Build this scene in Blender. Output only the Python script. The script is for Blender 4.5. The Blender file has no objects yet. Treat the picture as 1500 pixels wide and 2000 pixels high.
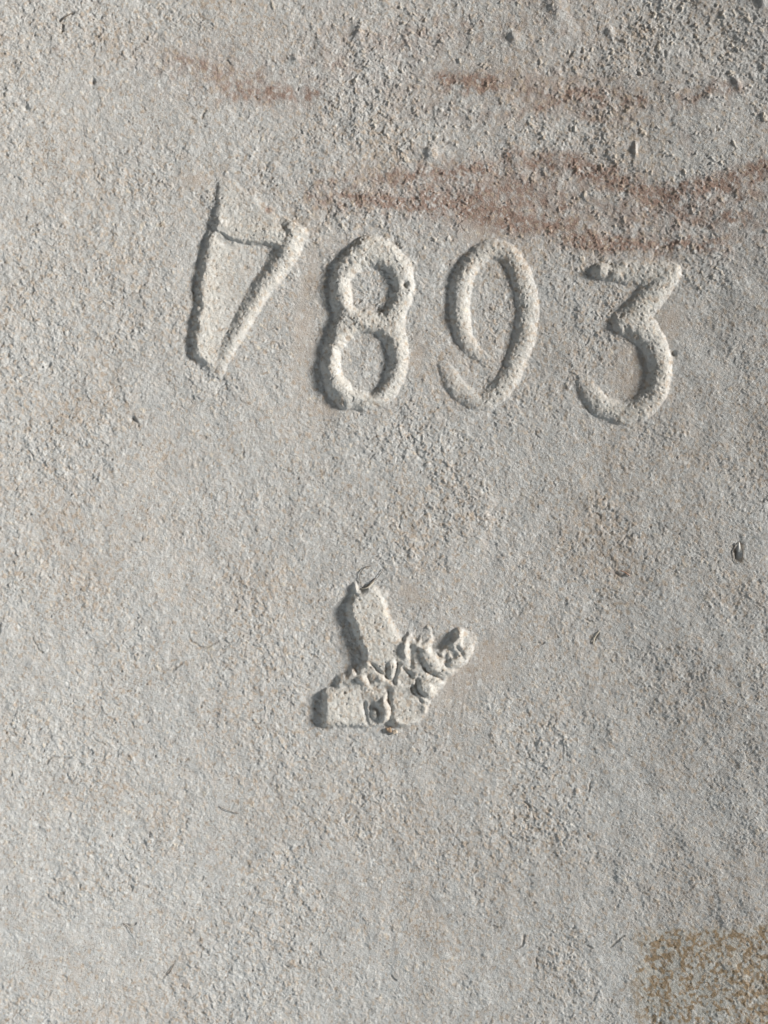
import bpy, math, random
import numpy as np
from mathutils import Vector

# ------------------------------------------------------------------ camera, light, exposure
PX = 1e-4                      # one photo pixel = 0.1 mm: the view is 150 x 200 mm
scene = bpy.context.scene
def W(X, Y, h=0.0):            # plan position in tenths of a millimetre -> metres
    return ((X - 750) * PX, (1000 - Y) * PX, h * PX)

cam_d = bpy.data.cameras.new('camera')
cam = bpy.data.objects.new('camera', cam_d)
scene.collection.objects.link(cam)
cam.location = (0, 0, 0.34)
cam_d.sensor_fit = 'VERTICAL'
cam_d.sensor_height = 36
cam_d.lens = 36 * 0.34 / 0.2
cam_d.clip_start = 0.01
cam_d.clip_end = 10
scene.camera = cam

world = bpy.data.worlds.new('World')
scene.world = world
world.use_nodes = True
bg = world.node_tree.nodes['Background']
bg.inputs['Color'].default_value = (1.0, 0.88, 0.76, 1)
bg.inputs['Strength'].default_value = 0.055

def area(name, loc, size, energy, color):
    ld = bpy.data.lights.new(name, 'AREA')
    ld.shape = 'DISK'
    ld.size = size
    ld.energy = energy
    ld.color = color
    o = bpy.data.objects.new(name, ld)
    scene.collection.objects.link(o)
    o.location = loc
    o.rotation_euler = (-Vector(loc)).to_track_quat('-Z', 'Y').to_euler()
area('window_light', (1.76, 0.40, 0.78), 0.36, 86, (1.0, 0.97, 0.92))      # daylight raking in from the right
area('left_fill_light', (-0.24, -0.23, 0.24), 0.26, 0.62, (0.79, 0.91, 1.0))    # added soft cool fill that brightens the left side

scene.view_settings.view_transform = 'Standard'
scene.view_settings.look = 'None'
scene.view_settings.exposure = 0
scene.view_settings.gamma = 1

# ------------------------------------------------------------------ grid
rng = np.random.default_rng(7893)
S = 1.55
def lines(lo, hi, outer):
    core = np.arange(lo, hi + S, S)
    g, d, a = [], S, 0.0
    while a < outer:
        d *= 1.22
        a += d
        g.append(a)
    g = np.array(g)
    return np.concatenate([(core[0] - g)[::-1], core, core[-1] + g])
gx = lines(-40, 1540, 700)
gy = lines(-40, 2040, 700)
XX, YY = np.meshgrid(gx, gy)
XX = XX.astype(np.float64)

TW, TH = 1080, 1400
fx = np.fft.rfftfreq(TW)[None, :]
fy = np.fft.fftfreq(TH)[:, None]
def gfilt(a, sig, elong=1.0, ang=0.0):
    """gaussian blur; sig in photo pixels, elong stretches along ang (degrees, y down)"""
    s = sig / S
    c, sn = math.cos(math.radians(ang)), math.sin(math.radians(ang))
    u = fx * c + fy * sn
    v = -fx * sn + fy * c
    k = np.exp(-2 * (math.pi ** 2) * ((u * s * elong) ** 2 + (v * s) ** 2))
    return np.fft.irfft2(np.fft.rfft2(a) * k, s=(TH, TW))
def noise(sig, elong=1.0, ang=0.0):
    n = gfilt(rng.standard_normal((TH, TW)), sig, elong, ang)
    return (n - n.mean()) / n.std()
def band(s1, s2, elong=1.0, ang=0.0):
    r = rng.standard_normal((TH, TW))
    n = gfilt(r, s1, elong, ang) - gfilt(r, s2, elong, ang)
    return n / n.std()
def sst(a, lo, hi):
    t = np.clip((a - lo) / (hi - lo), 0, 1)
    return t * t * (3 - 2 * t)
def fractal(lo, hi, beta=1.9, elong=1.0, ang=0.0):
    """noise with all sizes between lo and hi pixels, bigger ones higher"""
    c, sn = math.cos(math.radians(ang)), math.sin(math.radians(ang))
    u = (fx * c + fy * sn) * elong
    v = -fx * sn + fy * c
    f = np.sqrt(u * u + v * v) / S + 1e-9
    k = f ** -beta * np.exp(-(f * lo) ** 2) * (1 - np.exp(-(f * hi) ** 2))
    n = np.fft.irfft2(np.fft.rfft2(rng.standard_normal((TH, TW))) * k, s=(TH, TW))
    return (n - n.mean()) / n.std()
def slope1(t):
    """scale to a mean steepness of 1"""
    a, b = np.gradient(t, S)
    return t / np.sqrt((a * a + b * b).mean())
def warp(t, amt, sc):
    """ragged look: read the texture at jittered places"""
    jy, jx = noise(sc) * amt / S, noise(sc) * amt / S
    yy = (np.arange(TH)[:, None] + jy); xx = (np.arange(TW)[None, :] + jx)
    y0 = np.floor(yy).astype(int); x0 = np.floor(xx).astype(int)
    fy_, fx_ = yy - y0, xx - x0
    g = lambda a, b: t[a % TH, b % TW]
    return (g(y0, x0) * (1-fy_) * (1-fx_) + g(y0+1, x0) * fy_ * (1-fx_) + g(y0, x0+1) * (1-fy_) * fx_ + g(y0+1, x0+1) * fy_ * fx_)
IX = np.round((gx + 40) / S).astype(int) % TW
IY = np.round((gy + 40) / S).astype(int) % TH
def samp(t):
    return t[np.ix_(IY, IX)]

# photo-plane coordinates of the periodic texture
TX = np.arange(TW)[None, :] * S - 40
TY = np.arange(TH)[:, None] * S - 40
def blob(cx, cy, rx, ry=None, ang=0, soft=1.0, X=None, Y=None):
    X = XX if X is None else X
    Y = YY if Y is None else Y
    ry = rx if ry is None else ry
    c, s = math.cos(math.radians(ang)), math.sin(math.radians(ang))
    u = ((X - cx) * c + (Y - cy) * s) / rx
    v = (-(X - cx) * s + (Y - cy) * c) / ry
    return np.exp(-(u * u + v * v) * soft)

# ------------------------------------------------------------------ rough clay surface
fine = band(.95, 2.8, 1.35, 68)
grain = band(1.7, 5.0, 1.45, 70)
lump = band(4.5, 13.0, 1.25, 60)
swell = band(16, 50)
broad = noise(75)
flake = sst(band(2.4, 8, 1.5, 65) + .5 * band(1.2, 3, 1.3, 70), .35, .95)
flake2 = sst(band(5, 15, 1.4, 55) + .45 * band(1.4, 4), .9, 1.5)
big_n = band(4.2, 12, 1.4, 70) + .5 * band(1.5, 4)
crumb_n = band(2.4, 8.0, 1.3, 60) + .35 * band(1.2, 3.5)
porous = sst(band(1.5, 5), 1.3, 2.4)
pit_n = band(1.5, 5.0, 1.1, 110) + .3 * band(1, 3)
dens = noise(45)
dens2 = noise(60)

# broken little wrinkles and scratches, drawn as random walks
scr = np.zeros((TH, TW))
def walk(x, y, a, n, w, wig):
    for i in range(n):
        a += rng.normal(0, wig)
        x += math.cos(a) * 1.2
        y += math.sin(a) * 1.2
        xi, yi = (x + 40) / S, (y + 40) / S
        x0, y0 = int(xi), int(yi)
        dx, dy = xi - x0, yi - y0
        k = w * math.sin(math.pi * (i + .5) / n) ** .5
        for (ax, ay, ww) in ((0, 0, (1-dx)*(1-dy)), (1, 0, dx*(1-dy)), (0, 1, (1-dx)*dy), (1, 1, dx*dy)):
            scr[(y0 + ay) % TH, (x0 + ax) % TW] += k * ww
for i in range(130):
    x, y = rng.uniform(-30, 1530), rng.uniform(-30, 2030)
    if x > 620 and rng.random() < .55:
        continue
    base = rng.choice([-0.62, 0.5, 1.5, -1.1])
    walk(x, y, base + rng.normal(0, .35), int(rng.integers(4, 20)), rng.uniform(.3, 1.2), .5)
for (x, y, a, n, w) in ((150, 1470, 2.7, 60, 1.5), (215, 1450, 2.8, 30, 1.2), (62, 1675, -.2, 22, 1.3), (430, 1250, 2.4, 60, 1.7),
                        (360, 1290, 2.5, 40, 1.5), (75, 1240, 2.5, 34, 1.8), (262, 815, 1.2, 20, 2.6), 
                        (245, 1800, .6, 22, 2.4), (335, 1890, 2.0, 18, 2.6), (208, 1956, 1.8, 14, 2.4), (1230, 1040, 2.1, 20, 1.8),
                        (1165, 1232, 2.0, 22, 2.2), (1195, 1117, .15, 20, 1.8), (1020, 1560, 1.2, 26, 1.6), (1000, 1848, .4, 36, 1.7),
                        (1215, 1815, 2.3, 34, 1.6), (165, 100, -.1, 20, 2.2), (130, 50, 2.5, 20, 2.0),
                        (1040, 1885, .3, 30, 1.3), (12, 1215, 1.5, 22, 2.8), 
                        (405, 215, 2.5, 18, 2.0), (385, 235, 2.5, 16, 1.6), (250, 580, .1, 40, 1.0), (1150, 1520, 1.9, 20, 1.4)):
    walk(x, y, a, n, w * .55, .25)
scratch = gfilt(scr, .95)
scratch = scratch / 0.16

# strength of the roughness from place to place
rough_top = samp(sst(gfilt(np.broadcast_to(((TX > 620) & (TY < 520)).astype(float), (TH, TW)), 70) + .16 * dens, .25, .8))
left_rough = samp(sst(.5 + .35 * dens2 + np.broadcast_to((700 - TX) / 1200, (TH, TW)), .1, 1.0))

calm = np.zeros_like(XX)       # rubbed or wetted places where the clay is smooth
for b in ((600, 600, 22, 150, 6), (640, 480, 35, 22, -30), (935, 452, 38, 16, -20), (1222, 728, 32, 55, 0), (1300, 628, 28, 34, 0),
          (955, 1290, 34, 48, 10), (900, 1330, 36, 60, 30), (800, 1158, 30, 16, 20), (815, 690, 12, 34, 0), (640, 800, 30, 14, 0),
          (1150, 1140, 1, 1, 0), (380, 352, 26, 14, 0)):
    calm = np.maximum(calm, blob(*b[:4], ang=b[4]))
calm = np.clip(calm * 1.3, 0, 1) * (.55 + .45 * sst(samp(noise(9)), -1.2, .6))

F = samp(fine); G = samp(grain); L = samp(lump); SW = samp(swell); BR = samp(broad)
CR = samp(crumb_n); PN = samp(pit_n); DN = samp(dens); D2 = samp(dens2)
crumbs = sst(CR, 1.75 - .5 * rough_top - .12 * DN, 2.9 - .4 * rough_top)
pits = sst(PN, 2.5 + .8 * rough_top - .25 * left_rough - .12 * D2, 3.7)
keep = 1 - .8 * calm
patch = samp(sst(noise(26), -1.2, 1.4))
big = sst(samp(big_n), 2.35 - .55 * rough_top, 3.3)
rag = slope1(warp(fractal(2.2, 40, 1.7, 1.35, 62), 2.6, 2.6))
cliff = warp(fractal(2.0, 26, 1.5, 1.3, 60), 2.0, 2.2)
cliffs = slope1(sst(cliff, .2, .75) + .8 * sst(cliff, 1.2, 1.7) + .5 * sst(-cliff, 1.3, 1.9) * -1)
finer = slope1(warp(band(.9, 2.6, 1.2, 65), 1.2, 1.6))
coarse = samp(sst(noise(38) + .6 * noise(12), -1.0, 1.3))      # rough places against rubbed ones
amp = (.78 + .42 * coarse) * (.60 + .36 * left_rough + .10 * rough_top) * (1 - .22 * sst(XX, 900, 1500))
H = keep * amp * (.16 * samp(rag) + .19 * samp(cliffs)) + keep * (.7 + .35 * coarse) * (.85 + .15 * left_rough) * .17 * samp(finer)
H += (.8 * crumbs * (.4 + .9 * rough_top) * (.4 + coarse) + 1.6 * big * (.3 + 1.0 * rough_top) - 2.2 * pits * (.4 + .6 * left_rough)) * keep
H -= .8 * np.minimum(samp(scratch), 2.0) * keep
ROUGH = H.copy()
H = .55 * SW + 1.6 * BR
dish = np.abs(XX - 660)
H += np.where(dish < 900, 74 * (dish / 750) ** 2, 106.6 + .237 * (dish - 900))
H += .006 * (YY - 1000)      # shallow dish put into the shape to darken the right side

# faint drag lines where the clay was wiped (beside the stamp and right middle)
drag = samp(noise(1.3, 16, 96))
H += drag * .14 * (blob(880, 1360, 70, 90) + .5 * blob(1220, 980, 130, 160) + .8 * blob(1225, 740, 34, 60) + .8 * blob(800, 1440, 60, 30))

# ------------------------------------------------------------------ raised marks
def spline(pts, closed=True, n=10):
    P = np.array(pts, float)
    m = len(P)
    out = []
    rngk = range(m) if closed else range(m - 1)
    for i in rngk:
        if closed:
            p0, p1, p2, p3 = P[(i - 1) % m], P[i], P[(i + 1) % m], P[(i + 2) % m]
        else:
            p0, p1, p2, p3 = P[max(i - 1, 0)], P[i], P[i + 1], P[min(i + 2, m - 1)]
        for k in range(n):
            t = k / n
            out.append(.5 * ((2 * p1) + (-p0 + p2) * t + (2 * p0 - 5 * p1 + 4 * p2 - p3) * t * t + (-p0 + 3 * p1 - 3 * p2 + p3) * t ** 3))
    if not closed:
        out.append(P[-1])
    return np.array(out)

def window(x0, y0, x1, y1):
    return (slice(np.searchsorted(gy, y0), np.searchsorted(gy, y1)), slice(np.searchsorted(gx, x0), np.searchsorted(gx, x1)))
wobx = samp(noise(7)) * 1.3 + samp(noise(2.5)) * .7
woby = samp(noise(7)) * 1.3 + samp(noise(2.5)) * .7

def sdf(poly, win):
    """signed distance to a closed outline, positive inside"""
    X = (XX[win] + wobx[win]); Y = (YY[win] + woby[win])
    A = poly; B = np.roll(poly, -1, 0)
    best = np.full(X.shape, 1e9)
    inside = np.zeros(X.shape, bool)
    for (ax, ay), (bx, by) in zip(A, B):
        ex, ey = bx - ax, by - ay
        l2 = ex * ex + ey * ey + 1e-9
        t = np.clip(((X - ax) * ex + (Y - ay) * ey) / l2, 0, 1)
        d = (X - ax - t * ex) ** 2 + (Y - ay - t * ey) ** 2
        best = np.minimum(best, d)
        if ay != by:
            c = ((ay > Y) != (by > Y)) & (X < (bx - ax) * (Y - ay) / (by - ay) + ax)
            inside ^= c
    d = np.sqrt(best)
    return np.where(inside, d, -d)
def pdist(path, win):
    """distance to an open path and position 0..1 along it"""
    X = (XX[win] + wobx[win] * .7); Y = (YY[win] + woby[win] * .7)
    best = np.full(X.shape, 1e9); pos = np.zeros(X.shape)
    m = len(path) - 1
    for i in range(m):
        ax, ay = path[i]; bx, by = path[i + 1]
        ex, ey = bx - ax, by - ay
        l2 = ex * ex + ey * ey + 1e-9
        t = np.clip(((X - ax) * ex + (Y - ay) * ey) / l2, 0, 1)
        d = (X - ax - t * ex) ** 2 + (Y - ay - t * ey) ** 2
        u = d < best
        best = np.where(u, d, best)
        pos = np.where(u, (i + t) / m, pos)
    return np.sqrt(best), pos

REL = np.zeros_like(XX)         # relief of the marks
LAB = np.zeros(XX.shape, int)   # which mark a point belongs to
def wall(d, w):                 # sharp lip, rounded foot
    t = np.clip(d / w, 0, 1)
    return 1 - (1 - t) ** 2

def dome(q, r, sharp=2.0):
    return np.clip(1 - np.clip(q / r, 0, 1) ** sharp, 0, 1)
# --- numeral 8
win = window(570, 425, 850, 830)
o8 = spline([(700,464),(678,484),(655,508),(646,540),(646,590),(653,616),(640,648),(629,684),(627,722),(634,756),(648,782),(668,799),(704,803),
             (740,797),(766,781),(788,748),(799,710),(797,670),(790,638),(796,610),(808,580),(810,550),(802,512),(783,486),(760,467),(730,457)], n=5)
u8 = spline([(685,562),(692,540),(720,520),(748,526),(762,548),(761,582),(745,606),(712,606),(692,596)], n=5)
l8 = spline([(665,700),(674,674),(712,650),(745,662),(757,700),(748,744),(724,767),(694,756),(672,732)], n=5)
d = sdf(o8, win)
pu = sdf(u8, win); pl = sdf(l8, win)
du = np.minimum(-pu, -pl)       # distance away from the counters
g = np.minimum(wall(d, 22), wall(du, 20)) * (15.5 - 4.0 * sst(XX[win], 690, 770))
g = np.where((d > 0) & (du > 0), g, 0)
REL[win] += g
LAB[win] = np.where(d > -1.5, 2, LAB[win])

def strokes(paths, win, soft=2.0):
    out = np.zeros(XX[win].shape)
    near = np.zeros(XX[win].shape, bool)
    for pts, rad, hh in paths:
        q, t = pdist(spline(pts, closed=False, n=7), win)
        rr = np.interp(t, np.linspace(0, 1, len(rad)), rad)
        hv = np.interp(t, np.linspace(0, 1, len(hh)), hh)
        out = np.maximum(out, hv * dome(q, rr, soft))
        near |= q < rr + 1.5
    return out, near
# --- numeral 9
win = window(820, 430, 1090, 840)
g, near = strokes([
    ([(962,486),(925,508),(903,550),(897,600),(905,650),(922,684),(950,702)], [20,21,21,20,18,15,11], [8.5,10,11,11,9,5,1]),
    ([(956,486),(994,500),(1018,545),(1029,600),(1024,655),(1006,712),(977,762),(940,784),(905,768),(880,738),(868,716)],
     [19,20,22,22,22,22,21,20,20,18,14], [7.5,8,8,8.5,8.5,8,7.5,6,5.5,5,2.5]),
    ], win, 2.2)
REL[win] += g
LAB[win] = np.where(near, 3, LAB[win])

# --- numeral 3
win = window(1080, 470, 1360, 870)
g, near = strokes([
    ([(1168,533),(1190,538),(1215,535),(1250,540),(1290,540)], [17,17,24,27,24], [9,7.5,7,7,7.5]),
    ([(1302,541),(1278,568),(1250,600),(1222,632)], [22,26,30,32], [9,9.5,10,10.5]),
    ([(1222,632),(1250,650),(1273,685),(1281,728),(1272,768),(1245,798),(1208,808),(1172,795),(1150,770),(1138,748)],
     [32,30,25,24,24,24,23,22,20,15], [10.5,10.5,10.5,10.5,9.5,8.5,7.5,7.5,6.5,3]),
    ], win, 2.4)
for (x, y, rr, a) in ((1168,533,10,3), (1184,540,5,-3.5), (1200,541,8,2), (1212,521,6,2), (1232,523,5,1.5), (1252,527,6,1.5)):
    g = g + a * blob(x, y, rr, X=XX[win], Y=YY[win]) * (g > .5)
REL[win] += g
LAB[win] = np.where(near, 4, LAB[win])

# --- numeral 7: a raised block whose left side stands up as a cliff
win = window(330, 330, 640, 790)
X = XX[win]; Y = YY[win]
edge = spline([(420,345),(419,362),(416,386),(405,444),(390,497),(381,550),(376,607),(369,677),(376,702),(402,728),(431,739)], closed=False, n=5)
dia = spline([(600,458),(597,466),(584,499),(565,528),(535,568),(508,607),(480,654),(450,706),(434,741)], closed=False, n=5)
body = np.vstack([edge, dia[::-1], spline([(596,450),(560,425),(505,385),(450,345),(425,330)], closed=False, n=3)])
d = sdf(body, win)
de, pe = pdist(edge, win)
dd, pd_ = pdist(dia, win)
eh = np.interp(pe, [0, .1, .25, .4, .8, .92, 1], [0, 4.5, 8, 12.5, 12.5, 7, 1])
REL7 = np.where(d > 0, eh * sst(de + 2.0 * L[win], -5, 22) * np.exp(-np.maximum(de - 20, 0) / 45) * sst(d, 0, 12), 0)
dh = np.interp(pd_, [0, .1, .5, .8, 1], [13, 16, 13, 10, 2])
dia_w = np.interp(pd_, [0, .15, .5, 1], [34, 27, 18, 9])
REL7 = np.where(d > 0, np.maximum(REL7, dh * wall(dd, dia_w) * (1 - sst(dd, dia_w + 1, dia_w + 34))), REL7)
ybar = np.interp(X, [400, 416, 434, 448, 505, 552, 590], [446, 450, 462, 470, 477, 483, 466]) + wobx[win]
above = ybar - Y
barw = sst(X, 400, 430) * (1 - sst(X, 572, 600))
REL7 = np.maximum(REL7, np.where(d > 0, 12 * barw * sst(d, 0, 20), 0) * sst(above, -5, 6) * (.3 + .7 * np.exp(-(np.maximum(above - 20, 0) / 16) ** 2)) * (1 - .6 * sst(above, 60, 110)))
REL7 = np.maximum(REL7, 12 * np.clip(1.5 * blob(577, 454, 19, 13, X=X, Y=Y), 0, 1) * (d > -6) * sst(d, -6, 4))
REL7 = REL7 - 3.5 * blob(436, 474, 14, 6, 25, X=X, Y=Y)
REL[win] += REL7
LAB[win] = np.where(d > -1.5, 1, LAB[win])

# --- raised emblem
win = window(570, 1090, 980, 1470)
X = XX[win]; Y = YY[win]
def z(px, py): return (560 + px / 3.571, 1080 + py / 3.571)
om = spline([z(*p) for p in ((462,215),(455,290),(425,350),(425,420),(460,520),(500,640),(530,740),(470,790),(440,790),(415,835),(350,845),(338,875),(330,935),(262,945),(246,975),
             (240,1030),(238,1100),(240,1190),(262,1216),(400,1222),(560,1220),(690,1195),(780,1218),(900,1195),(965,1130),(1010,1040),(1100,905),(1210,800),
             (1295,690),(1312,600),(1260,535),(1190,515),(1150,600),(1080,665),(1030,680),(1015,640),(1015,540),(985,498),(950,545),(900,600),(850,555),(805,600),
             (772,520),(725,430),(705,330),(700,262),(655,240),(590,225),(520,255),(480,205))], n=4)
d = sdf(om, win)
zx, zy = (X - 560) * 3.571, (Y - 1080) * 3.571
def reg(cx, cy, rx, ry, ang=0):
    c, sn = math.cos(math.radians(ang)), math.sin(math.radians(ang))
    u = ((zx - cx) * c + (zy - cy) * sn) / rx
    v = (-(zx - cx) * sn + (zy - cy) * c) / ry
    return 1 - sst(np.sqrt(u * u + v * v), .85, 1.15)
dm = np.full(X.shape, 7.5)
lobe_t = np.clip((zx - (395 + (zy - 250) * .30)) / 270, 0, 1)
dm = dm + reg(590, 480, 190, 330, -20) * (13.5 - 7.5 * lobe_t - dm)
dm = dm + reg(370, 1060, 230, 165, 0) * (13.5 - 8.5 * np.clip((zx - 190) / 330, 0, 1) - dm)
dm = dm + reg(830, 1090, 125, 120, -10) * (9.5 - 5.5 * np.clip((zx - 720) / 200, 0, 1) - dm)
dm = dm + reg(1030, 780, 270, 120, -48) * (8.0 - dm)
EM = -dm * wall(d, 14)
def ridge(p, w, h, n=6):
    """raised (or sunken) line inside the stamp"""
    global EM
    q, t = pdist(spline([z(a[0] + 8, a[1]) for a in p], closed=False, n=n), win)
    EM = EM + h * np.exp(-(q / w) ** 2) * sst(d, -1, 7)
def bump(px, py, rx, ry, h, ang=0, soft=.45):
    global EM
    cx, cy = z(px + 14, py)
    c, s = math.cos(math.radians(ang)), math.sin(math.radians(ang))
    u = ((X + wobx[win] * 1.3 - cx) * c + (Y + woby[win] * 1.3 - cy) * s) / (rx / 3.571)
    v = (-(X + wobx[win] * 1.3 - cx) * s + (Y + woby[win] * 1.3 - cy) * c) / (ry / 3.571)
    r = np.sqrt(u * u + v * v)
    EM = EM + h * (1 - sst(r, 1 - soft, 1.2)) * sst(d, -1, 7)
# lobe edge and tip
ridge(((445,225),(480,290)), 4, 4)
ridge(((640,250),(690,370),(750,520)), 5, 1.6)
# pieces right of the lobe
bump(805, 650, 26, 85, -4.5, -4)
ridge(((845,590),(862,690),(858,790)), 4.5, 3)
bump(955, 575, 30, 62, 4.5, 28)
ridge(((900,640),(950,668),(985,668)), 3.5, -4)
# crossed ribs below the lobe
bump(726, 785, 22, 42, -4)
bump(640, 860, 30, 34, -3)
ridge(((590,775),(650,835),(725,890)), 3.2, 5)
ridge(((765,770),(758,830),(742,905)), 3.2, 5.5)
bump(535, 775, 34, 24, -3)
ridge(((462,790),(490,825)), 4, 4)
bump(512, 888, 36, 30, -5.5, 15)
ridge(((560,850),(572,905)), 3, 4)
bump(400, 930, 70, 40, 3)
bump(630, 950, 90, 40, 2.5)
bump(820, 870, 55, 60, 2.5, -30)
# base block, ring button and right block
ridge(((530,1050),(536,1110),(560,1180)), 4.5, 4)
bump(600, 1112, 48, 74, 4.5, 0, .35)
bump(598, 1115, 26, 38, -4)
bump(676, 1095, 24, 100, -5, 0)
ridge(((706,962),(702,1020),(716,1080),(722,1160)), 4, 4)
ridge(((760,1165),(830,1185),(900,1180)), 3.5, -3)
# arm rising to the right, broken by notches
ridge(((1015,690),(1060,730),(1110,750)), 3.5, 4.5)
ridge(((955,800),(1000,840),(1080,880)), 3.5, 4.5)
ridge(((860,930),(890,985),(960,1050)), 3.5, 3.5)
ridge(((700,800),(690,850)), 3, 3.5)
ridge(((800,800),(860,850)), 3, 3.5)
bump(985, 745, 42, 95, -5, -32)
bump(1000, 850, 40, 30, 2)
bump(955, 940, 58, 34, -6, 36)
ridge(((895,890),(905,940),(935,985),(985,1020)), 4.5, 5)
ridge(((1060,870),(1100,840)), 5, 3)
bump(1150, 590, 40, 72, -6, 32)
bump(1125, 710, 55, 48, 4.5, -20)
bump(1120, 725, 20, 18, -2)
ridge(((1090,770),(1130,800),(1220,800)), 4.5, 4.5)
ridge(((1170,645),(1205,690),(1215,730)), 3.5, 3.5)
bump(1252, 600, 44, 62, 4.5, 10)
EM = np.minimum(EM, 0.0)
EM = -np.where(EM < 0, EM * 1.35, EM)
for _ in range(3):
    EM[1:-1, 1:-1] = .4 * EM[1:-1, 1:-1] + .15 * (EM[2:, 1:-1] + EM[:-2, 1:-1] + EM[1:-1, 2:] + EM[1:-1, :-2])
REL[win] += np.where(d > -2, EM, 0)
on = d > -1.5
sub = np.where(zy < 985 + .0 * zx, 6, 7)                      # 6 ribs, 7 base
sub = np.where((zx < 790 - .0 * zy) & (zy < 740) , 5, sub)    # lobe
sub = np.where((zx - 880) * .62 + (1010 - zy) * .42 > 60, 8, sub)   # arm
LAB[win] = np.where(on, sub, LAB[win])

# the raised faces are a little smoother than the face
inm = np.clip(REL / 8, 0, 1)
H = H + ROUGH * (1 - .28 * inm) + REL - inm * 1.9 * samp(porous) + inm * .25 * G

# a seed-shaped hollow far right and a few deeper dents
def dent(x, y, rx, ry, h, ang=0):
    global H
    H -= h * blob(x, y, rx, ry, ang)
dent(1424, 1078, 6, 15, 8, 4)
dent(10, 1225, 3, 9, 5, 8)
dent(791, 557, 5.5, 6.5, 9); dent(262, 820, 5, 5, 5); dent(1306, 696, 5, 5, 5)
dent(185, 165, 4, 7, 5); dent(60, 222, 6, 6, 5); dent(128, 4, 5, 5, 6); dent(145, 33, 5, 4, 6)
H += 5 * blob(1002, 75, 9, 12, -30) + 5 * blob(1085, 20, 16, 26, -30) + 5 * blob(1186, 68, 7, 10, -30) + 5 * blob(577, 112, 9, 7) + 6 * blob(843, 298, 12, 14, 30)
H += 5 * blob(1472, 20, 7, 16) + 4 * blob(1425, 178, 6, 14, -20) + 4 * blob(1235, 300, 3, 14) + 5 * blob(700, 60, 10, 16, 30)

# ------------------------------------------------------------------ stains and painted highlight (attributes that the clay material reads)
def stroke(path, w):
    q = np.full(XX.shape, 1e9)
    X = XX + 5 * BR; Y = YY + 4 * SW + 3 * D2 + 2.5 * L + 2 * G
    w = w * 1.35
    P = spline(path, closed=False, n=3)
    for (ax, ay), (bx, by) in zip(P[:-1], P[1:]):
        ex, ey = bx - ax, by - ay
        t = np.clip(((X - ax) * ex + (Y - ay) * ey) / (ex * ex + ey * ey), 0, 1)
        q = np.minimum(q, (X - ax - t * ex) ** 2 + (Y - ay - t * ey) ** 2)
    return np.exp(-q / (w * w))
streak = samp(noise(5, 5, 2)); streak2 = samp(noise(14, 4, 6)); spot = samp(band(4.5, 14)); mott = samp(noise(30)); mott2 = samp(noise(110))
core = np.zeros_like(XX)
for path, w, a in (
    (((640,372),(700,362),(800,345),(930,325),(1010,312),(1120,318)), 12, .6),
    (((820,395),(950,405),(1060,430),(1180,468),(1300,478)), 26, .35), (((1000,360),(1120,400),(1240,440)), 36, .15), (((1230,400),(1360,400),(1500,370)), 28, .3),
    (((612,385),(650,372),(700,362)), 9, .5), (((620,392),(720,398),(800,402),(880,398),(980,428),(1060,442),(1130,466),(1200,482),(1300,487),(1400,496)), 12, 1.1),
    (((1110,318),(1180,348),(1240,380),(1300,390),(1360,377),(1440,355),(1520,318)), 13, 1.1),
    (((980,430),(1040,440),(1110,430)), 15, .7),
    (((1080,320),(1150,350),(1230,378)), 12, .5),
    (((1310,400),(1330,440),(1420,430),(1500,410)), 18, .35),
    (((350,115),(410,130),(420,165),(440,178)), 9, .35), (((440,178),(520,180),(600,178)), 11, .8),
    (((560,120),(600,112),(660,120)), 14, .3), (((860,150),(900,165),(960,165)), 13, .6),
    (((950,215),(1040,215),(1120,195),(1200,208),(1250,205)), 10, .55), (((1130,230),(1180,250),(1230,240)), 10, .45),
    (((1330,205),(1370,200),(1420,200)), 12, .6), (((1330,275),(1345,300)), 8, .3)):
    core = np.maximum(core, a * stroke(path, w))
halo = np.zeros_like(XX)
for b in ((1080, 400, 480, 75, 7), (480, 150, 190, 60, 3), (1050, 190, 330, 60, 3), (900, 60, 260, 70, 0), (1400, 440, 160, 60, 0)):
    halo = np.maximum(halo, blob(*b[:4], ang=b[4]))
mark_free = 1 - .75 * (inm > .25)
rust = core * np.clip(1.05 + .25 * streak + .18 * streak2 + .22 * spot, 0, 1.6) * mark_free
rust += .55 * halo * np.clip(.75 + .3 * streak2 + .25 * spot, 0, 1.4) * mark_free
rust += blob(525, 411, 7, 6) * 1.4 + blob(118, 105, 9, 6, -20) * .5 + blob(1195, 1117, 16, 4, 12) * .5 + blob(410, 1655, 9, 5, 20) * .4
rust = np.clip(rust, 0, 1) * (1 - .42 * sst(samp(warp(band(2.4, 9, 1.3, 60), 2, 3)), .2, 1.2))
tan = np.clip((.26 + .07 * mott2 + .08 * mott + .12 * sst(XX, 500, 1300)) + .22 * spot + .16 * samp(band(2, 7)), 0, 1) * .8
for b, a in (((230, 1030, 130, 90, 0), .35), ((310, 1120, 60, 80, 0), .25), ((620, 1500, 260, 60, -15), .2), ((1180, 1000, 200, 90, -10), .3),
             ((1250, 700, 120, 90, 0), .12), ((500, 1820, 60, 25, 0), .4), ((1090, 1880, 110, 25, 10), .3), ((90, 1000, 70, 90, 0), .25),
             ((560, 420, 110, 40, 10), .35), ((1400, 1200, 120, 160, 0), .25)):
    tan += .32 * a * blob(*b[:4], ang=b[4]) * np.clip(.8 + .5 * spot + .4 * mott, 0, 2)
tan = np.clip(tan, 0, 1)
yel = sst(XX + (YY - 1880) * .04 + 7 * mott + 8 * spot, 1205, 1270) * sst(YY + .09 * (XX - 1400) + 3 * mott + 4 * spot, 1784, 1806)
ysp = yel * sst(.7 * samp(warp(band(4.5, 13), 3, 4)) + .8 * samp(band(2.4, 7)) + .08 * mott, -.3, .7)
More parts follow.
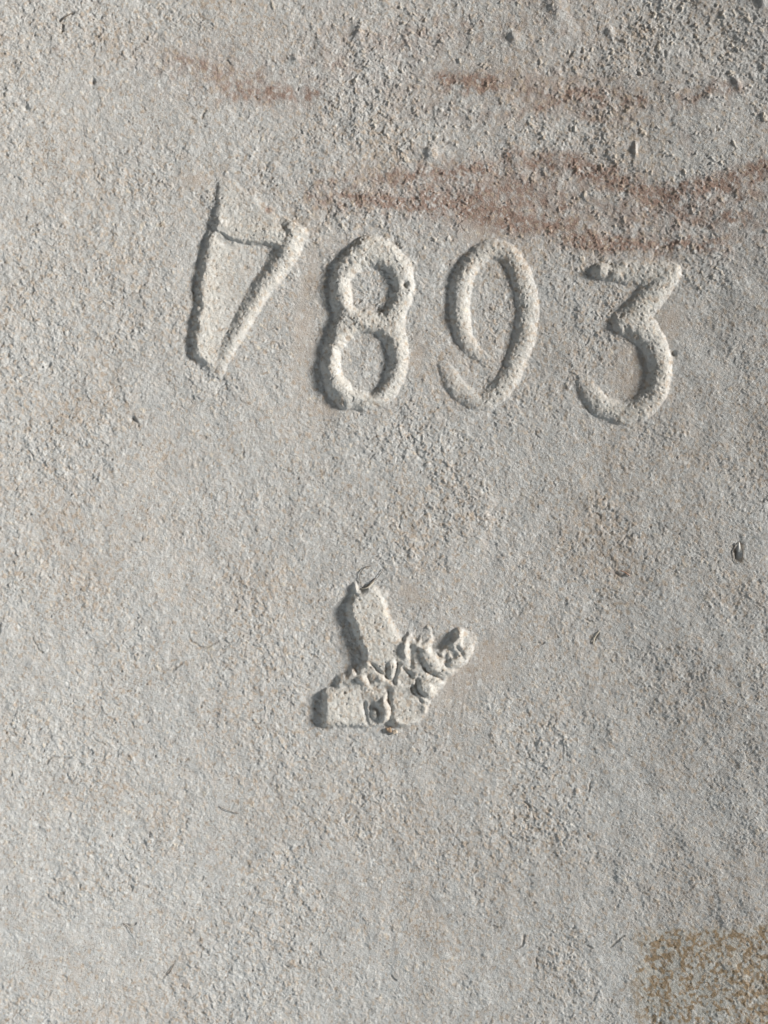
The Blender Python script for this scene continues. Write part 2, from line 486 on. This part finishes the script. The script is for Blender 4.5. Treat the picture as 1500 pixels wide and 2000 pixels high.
calmc = calm * np.clip(1 - inm * 2, 0, 1)
# warm grit on crumbs
grit = np.clip(crumbs * .9 + big * .8 + .22 * sst(samp(band(2.5, 9)), .6, 2), 0, 1)
fleck = sst(samp(warp(band(1.7, 6, 1.3, 65), 1.5, 2)) + .2 * mott + .12 * D2 + .5 * (tan - .3), .5, 1.8)
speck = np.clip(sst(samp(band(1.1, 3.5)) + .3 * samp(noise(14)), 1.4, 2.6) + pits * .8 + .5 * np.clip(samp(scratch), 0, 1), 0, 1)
paleb = sst(samp(warp(band(1.4, 5, 1.8, 62), 1.5, 2)) - .2 * mott, .7, 1.9)
mark_highlight = np.clip(inm * .8, 0, 1)  # painted highlight: lightens the raised marks

# ------------------------------------------------------------------ material
def clay_material():
    m = bpy.data.materials.new('pale_clay')
    m.use_nodes = True
    nt = m.node_tree
    N, Lk = nt.nodes, nt.links
    bsdf = N['Principled BSDF']
    bsdf.inputs['Roughness'].default_value = .88
    bsdf.inputs['Specular IOR Level'].default_value = .22
    tc = N.new('ShaderNodeTexCoord')
    def attr(name):
        a = N.new('ShaderNodeAttribute'); a.attribute_name = name
        return a.outputs['Fac']
    def ns(scale, detail, rough=.6):
        n = N.new('ShaderNodeTexNoise'); n.inputs['Scale'].default_value = scale
        n.inputs['Detail'].default_value = detail; n.inputs['Roughness'].default_value = rough
        Lk.new(tc.outputs['Object'], n.inputs['Vector'])
        return n.outputs['Fac']
    def mul(a, k, clamp=True, op='MULTIPLY'):
        n = N.new('ShaderNodeMath'); n.operation = op; n.use_clamp = clamp
        Lk.new(a, n.inputs[0])
        if isinstance(k, (int, float)): n.inputs[1].default_value = k
        else: Lk.new(k, n.inputs[1])
        return n.outputs[0]
    def mix(fac, a, b):
        n = N.new('ShaderNodeMix'); n.data_type = 'RGBA'
        Lk.new(fac, n.inputs[0])
        if isinstance(a, tuple): n.inputs[6].default_value = a
        else: Lk.new(a, n.inputs[6])
        n.inputs[7].default_value = b
        return n.outputs[2]
    def ramp(a, lo, hi):
        n = N.new('ShaderNodeMapRange'); n.interpolation_type = 'SMOOTHSTEP'
        Lk.new(a, n.inputs[0]); n.inputs[1].default_value = lo; n.inputs[2].default_value = hi
        return n.outputs[0]
    n_mid = ns(420, 6, .65)
    n_fine = ns(1900, 4, .7)
    col = mix(ramp(n_mid, .34, .66), (.430, .430, .422, 1), (.498, .497, .486, 1))
    col = mix(mul(ramp(n_fine, .50, .78), .45), col, (.36, .355, .345, 1))
    col = mix(mul(attr('tan'), .62), col, (.47, .41, .36, 1))
    col = mix(mul(attr('smooth'), .5), col, (.44, .365, .305, 1))
    col = mix(mul(attr('grit'), .75), col, (.64, .565, .46, 1))
    col = mix(mul(attr('mark_highlight'), .50), col, (.61, .585, .525, 1))
    col = mix(mul(attr('yellow'), .3), col, (.36, .335, .25, 1))
    col = mix(mul(attr('yellow_spot'), .88), col, (.27, .185, .10, 1))
    r = mul(attr('rust'), ramp(ns(300, 5, .7), .1, .5))
    col = mix(mul(r, .85), col, (.255, .158, .118, 1))
    fl = ns(1300, 3, .75)
    col = mix(mul(ramp(fl, .56, .72), .42), col, (.62, .63, .62, 1))
    col = mix(mul(ramp(fl, .46, .30), .38), col, (.36, .315, .26, 1))
    col = mix(mul(attr('chalk'), .62), col, (.64, .645, .635, 1))
    col = mix(mul(attr('fleck'), .75), col, (.41, .335, .265, 1))
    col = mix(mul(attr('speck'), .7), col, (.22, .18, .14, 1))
    # dark specks of grit in the clay
    sp = N.new('ShaderNodeTexVoronoi'); sp.inputs['Scale'].default_value = 330
    Lk.new(tc.outputs['Object'], sp.inputs['Vector'])
    s1 = mul(ramp(sp.outputs['Distance'], .17, .05), ramp(ns(900, 2), .52, .6))
    col = mix(mul(s1, .45), col, (.15, .125, .10, 1))
    Lk.new(col, bsdf.inputs['Base Color'])
    bm = N.new('ShaderNodeBump'); bm.inputs['Strength'].default_value = .9
    bm.inputs['Distance'].default_value = 1.5e-4
    add = mul(ns(2600, 5, .7), ns(5200, 3, .7), False, 'ADD')
    Lk.new(add, bm.inputs['Height'])
    Lk.new(bm.outputs['Normal'], bsdf.inputs['Normal'])
    return m
clay = clay_material()

def simple_material(name, a, b, scale=900, rough=.8):
    m = bpy.data.materials.new(name); m.use_nodes = True
    nt = m.node_tree; N, Lk = nt.nodes, nt.links
    tc = N.new('ShaderNodeTexCoord'); n = N.new('ShaderNodeTexNoise'); n.inputs['Scale'].default_value = scale
    n.inputs['Detail'].default_value = 4
    Lk.new(tc.outputs['Object'], n.inputs['Vector'])
    r = N.new('ShaderNodeMix'); r.data_type = 'RGBA'
    Lk.new(n.outputs['Fac'], r.inputs[0]); r.inputs[6].default_value = a; r.inputs[7].default_value = b
    bs = N['Principled BSDF']; bs.inputs['Roughness'].default_value = rough
    Lk.new(r.outputs[2], bs.inputs['Base Color'])
    return m

# ------------------------------------------------------------------ meshes from the height field
ny, nx = XX.shape
WX = (XX - 750) * PX; WY = (1000 - YY) * PX; WZ = H * PX
gyv, gxv = np.gradient(H, gy, gx)
NRM = np.stack([-gxv, gyv, np.ones_like(H)], -1)
NRM /= np.linalg.norm(NRM, axis=-1, keepdims=True)
VID = np.arange(ny * nx).reshape(ny, nx)
quads = np.stack([VID[1:, :-1], VID[1:, 1:], VID[:-1, 1:], VID[:-1, :-1]], -1).reshape(-1, 4)
flab = np.maximum.reduce([LAB[1:, :-1], LAB[1:, 1:], LAB[:-1, 1:], LAB[:-1, :-1]]).reshape(-1)
VX = np.stack([WX, WY, WZ], -1).reshape(-1, 3); VN = NRM.reshape(-1, 3)
ATT = {'tan': tan, 'smooth': calmc, 'grit': grit, 'mark_highlight': mark_highlight, 'yellow': yel, 'yellow_spot': ysp, 'rust': rust, 'fleck': fleck, 'speck': speck, 'chalk': paleb}
ATT = {k: v.reshape(-1).astype(np.float32) for k, v in ATT.items()}

def build(name, labs, parent=None, extra=None):
    q = quads[np.isin(flab, labs)]
    used, inv = np.unique(q, return_inverse=True)
    inv = inv.reshape(-1, 4)
    co = VX[used]; nn = VN[used]
    nv = len(used)
    faces = inv
    at = {k: v[used] for k, v in ATT.items()}
    if extra is not None:                       # sides and underside of the slab
        eco, ering = extra(used)
        co = np.vstack([co, eco])
        faces = np.vstack([faces, ering + 0])
        nn = np.vstack([nn, np.zeros((len(eco), 3))])
        at = {k: np.concatenate([v, np.zeros(len(eco), np.float32)]) for k, v in at.items()}
    me = bpy.data.meshes.new(name)
    me.vertices.add(len(co)); me.vertices.foreach_set('co', co.astype(np.float32).ravel())
    nf = len(faces)
    me.loops.add(nf * 4); me.loops.foreach_set('vertex_index', faces.astype(np.int32).ravel())
    me.polygons.add(nf); me.polygons.foreach_set('loop_start', np.arange(0, nf * 4, 4, dtype=np.int32))
    me.update(calc_edges=True)
    for k, v in at.items():
        a = me.attributes.new(k, 'FLOAT', 'POINT'); a.data.foreach_set('value', v)
    me.polygons.foreach_set('use_smooth', np.ones(nf, bool))
    if extra is None:
        me.normals_split_custom_set_from_vertices(nn.astype(np.float32))
    else:
        me.normals_split_custom_set_from_vertices(nn.astype(np.float32))   # zero vectors keep the automatic normal
    me.materials.append(clay)
    o = bpy.data.objects.new(name, me)
    scene.collection.objects.link(o)
    if parent: o.parent = parent
    return o

def slab_sides(used):
    """duplicate the rim, drop it 28 mm, close the underside coarsely"""
    rim = np.concatenate([VID[0, :], VID[1:, -1], VID[-1, -2::-1], VID[-2:0:-1, 0]])
    top = VX[rim].copy()
    cen = np.array([0, 0, 0])
    n = len(rim)
    a = top.copy(); b = top.copy(); b[:, 2] = -.028
    base = len(used)
    i = np.arange(n); j = (i + 1) % n
    f1 = np.stack([base + j, base + i, base + n + i, base + n + j], -1)
    # underside: one quad over the four lower corners
    c = [0, nx - 1, nx - 1 + ny - 1, 2 * (nx - 1) + ny - 1]
    f2 = np.array([[base + n + c[0], base + n + c[1], base + n + c[2], base + n + c[3]]])
    return np.vstack([a, b]), np.vstack([f1[:, ::-1], f2])

slab = build('clay_tile', [0], None, slab_sides)
slab['label'] = 'pale grey rough clay tile with rusty streaks, raised number 7893 and small raised emblem'
slab['category'] = 'clay tile'
slab['kind'] = 'thing'
for lab, name, txt in ((1, 'numeral', 'raised numeral 7 on a block with a rough left edge'), (2, 'numeral', 'raised numeral 8, the boldest and clearest digit'),
                       (3, 'numeral', 'low raised numeral 9 with open hooked tail'), (4, 'numeral', 'raised flat-topped numeral 3')):
    o = build(name, [lab], slab)
    o['label'] = txt
base = build('raised_emblem', [7], slab)
base['label'] = 'raised emblem with leaf-shaped lobe, ribs and notched arm'
for lab, name, txt in ((5, 'leaf_lobe', 'long rounded lobe at the upper left of the emblem'), (6, 'ribs', 'small crossed ribs in the middle of the emblem'),
                       (8, 'notched_arm', 'notched arm rising to the right')):
    o = build(name, [lab], base)
    o['label'] = txt

# ------------------------------------------------------------------ loose things on the tile
def height(X, Y):
    return H[min(np.searchsorted(gy, Y), ny - 1), min(np.searchsorted(gx, X), nx - 1)]
def fibre(pts, r, mat, label, cat='fibre', name='fibre', group=None, lift=1.0):
    P = spline(pts, closed=False, n=5)
    hs = np.array([height(x, y) for x, y in P])
    hs = np.convolve(np.pad(hs, 3, 'edge'), np.ones(7) / 7, 'valid')
    m = len(P); vs, fs = [], []
    for i in range(m):
        a = P[max(i - 1, 0)]; b = P[min(i + 1, m - 1)]
        t = (b - a) / (np.linalg.norm(b - a) + 1e-9); nrm = np.array([-t[1], t[0]])
        rr = r * (.35 + .65 * math.sin(math.pi * (i + .5) / m) ** .5)
        for k in range(6):
            an = k * math.pi / 3
            p = P[i] + nrm * math.cos(an) * rr
            vs.append(W(p[0], p[1], hs[i] + lift + math.sin(an) * rr + 1.5 * math.sin(math.pi * i / m)))
    for i in range(m - 1):
        for k in range(6):
            k2 = (k + 1) % 6
            fs.append((i*6 + k, i*6 + k2, (i+1)*6 + k2, (i+1)*6 + k))
    fs.append(tuple(range(5, -1, -1))); fs.append(tuple((m-1)*6 + k for k in range(6)))
    me = bpy.data.meshes.new(name)
    me.from_pydata(vs, [], fs)
    me.polygons.foreach_set('use_smooth', [True] * len(fs))
    me.materials.append(mat)
    o = bpy.data.objects.new(name, me); scene.collection.objects.link(o)
    o['label'] = label; o['category'] = cat
    if group: o['group'] = group
    return o
dark_f = simple_material('dark_fibre', (.10, .085, .07, 1), (.19, .16, .13, 1))
pale_f = simple_material('pale_fibre', (.45, .40, .32, 1), (.62, .57, .48, 1))
rust_f = simple_material('rusty_fibre', (.22, .11, .07, 1), (.36, .2, .13, 1))
white_f = simple_material('glint_white', (.72, .70, .66, 1), (.80, .78, .74, 1))
gr = 'fine fibres lying on the clay'
fibre([(704,1139),(703,1122),(712,1109),(726,1105)], .8, dark_f, 'thin dark curled hair just above the emblem', group=gr)
fibre([(717,1144),(726,1137),(733,1129)], 1.3, dark_f, 'short dark fibre touching the top of the emblem lobe', group=gr)
fibre([(733,1134),(742,1122),(749,1110)], .6, dark_f, 'hair-thin dark fibre above the brown smear by the emblem', group=gr)
fibre([(706,1150),(718,1147),(730,1137)], 1.4, pale_f, 'short pale fibre curled over the lobe tip of the emblem', group=gr)
fibre([(1205,1113),(1214,1116),(1224,1123)], .9, rust_f, 'short rust-brown fibre on the clay right of centre', group=gr)
fibre([(1155,1255),(1158,1242),(1166,1231)], 1.2, pale_f, 'short pale hooked fibre right of the emblem', group=gr)
fibre([(428,1573),(445,1581),(468,1588)], .6, dark_f, 'thin dark fibre on the clay, lower left of the emblem', group=gr)
fibre([(1080,1848),(1102,1856),(1130,1866),(1150,1862)], .9, rust_f, 'thin brown fibre left of the spotted yellow stain', group=gr) if False else None
fibre([(244,1796),(254,1803),(262,1816)], .6, dark_f, 'short curved dark fibre at the lower left of the tile', group=gr)
fibre([(342,1878),(337,1888),(332,1897)], .8, dark_f, 'stubby dark fibre leaning right near the bottom left', group=gr)
husk = fibre([(1425,1099),(1419,1093),(1416,1080),(1419,1066),(1426,1058),(1432,1066),(1434,1080),(1432,1092),(1427,1099)], .7, dark_f, 'tiny open seed husk with a modelled white highlight near the right edge', cat='husk', name='seed_husk' , lift=1.0)
tip = fibre([(1427,1076),(1428,1070),(1427,1058)], 2.0, white_f, '', cat='', name='husk_glint', lift=2.5)  # white highlight on the husk, built as a pale solid piece
for k in ('label', 'category'): del tip[k]
tip.parent = husk
fibre([(125,52),(134,43),(147,33)], 1.3, dark_f, 'short dark straight fibre near the top left corner', group=gr)

def crumb(x, y, r, mat, label, seed, sq=.7):
    import bmesh
    bm = bmesh.new()
    bmesh.ops.create_icosphere(bm, subdivisions=3, radius=1)
    rg = random.Random(seed)
    dirs = [(Vector((rg.gauss(0,1), rg.gauss(0,1), rg.gauss(0,1))).normalized(), rg.uniform(.1, .38)) for _ in range(14)]
    for v in bm.verts:
        n = v.co.normalized(); k = 1
        for dv, a in dirs:
            t = max(0, n.dot(dv) - .55) / .45
            k -= a * t
        c = W(x, y, height(x, y) + r * sq * .5)
        v.co = Vector(c) + Vector((n.x * r * k * PX, n.y * r * k * PX, n.z * r * k * sq * PX))
    me = bpy.data.meshes.new('clay_crumb'); bm.to_mesh(me); bm.free()
    me.materials.append(mat)
    me.polygons.foreach_set('use_smooth', [True] * len(me.polygons))
    o = bpy.data.objects.new('clay_crumb', me); scene.collection.objects.link(o)
    o['label'] = label; o['category'] = 'crumb'; o['group'] = 'crumbs loose on the tile'
brown_c = simple_material('brown_crumb', (.20, .12, .07, 1), (.42, .31, .21, 1), 1500)
cream_c = simple_material('cream_crumb', (.50, .40, .30, 1), (.66, .58, .47, 1), 1500)
crumb(760, 1424, 8, brown_c, 'small brown crumb stuck at the lower edge of the emblem', 3)
crumb(772, 1430, 6, cream_c, 'small cream crumb right of the brown one under the emblem', 4)
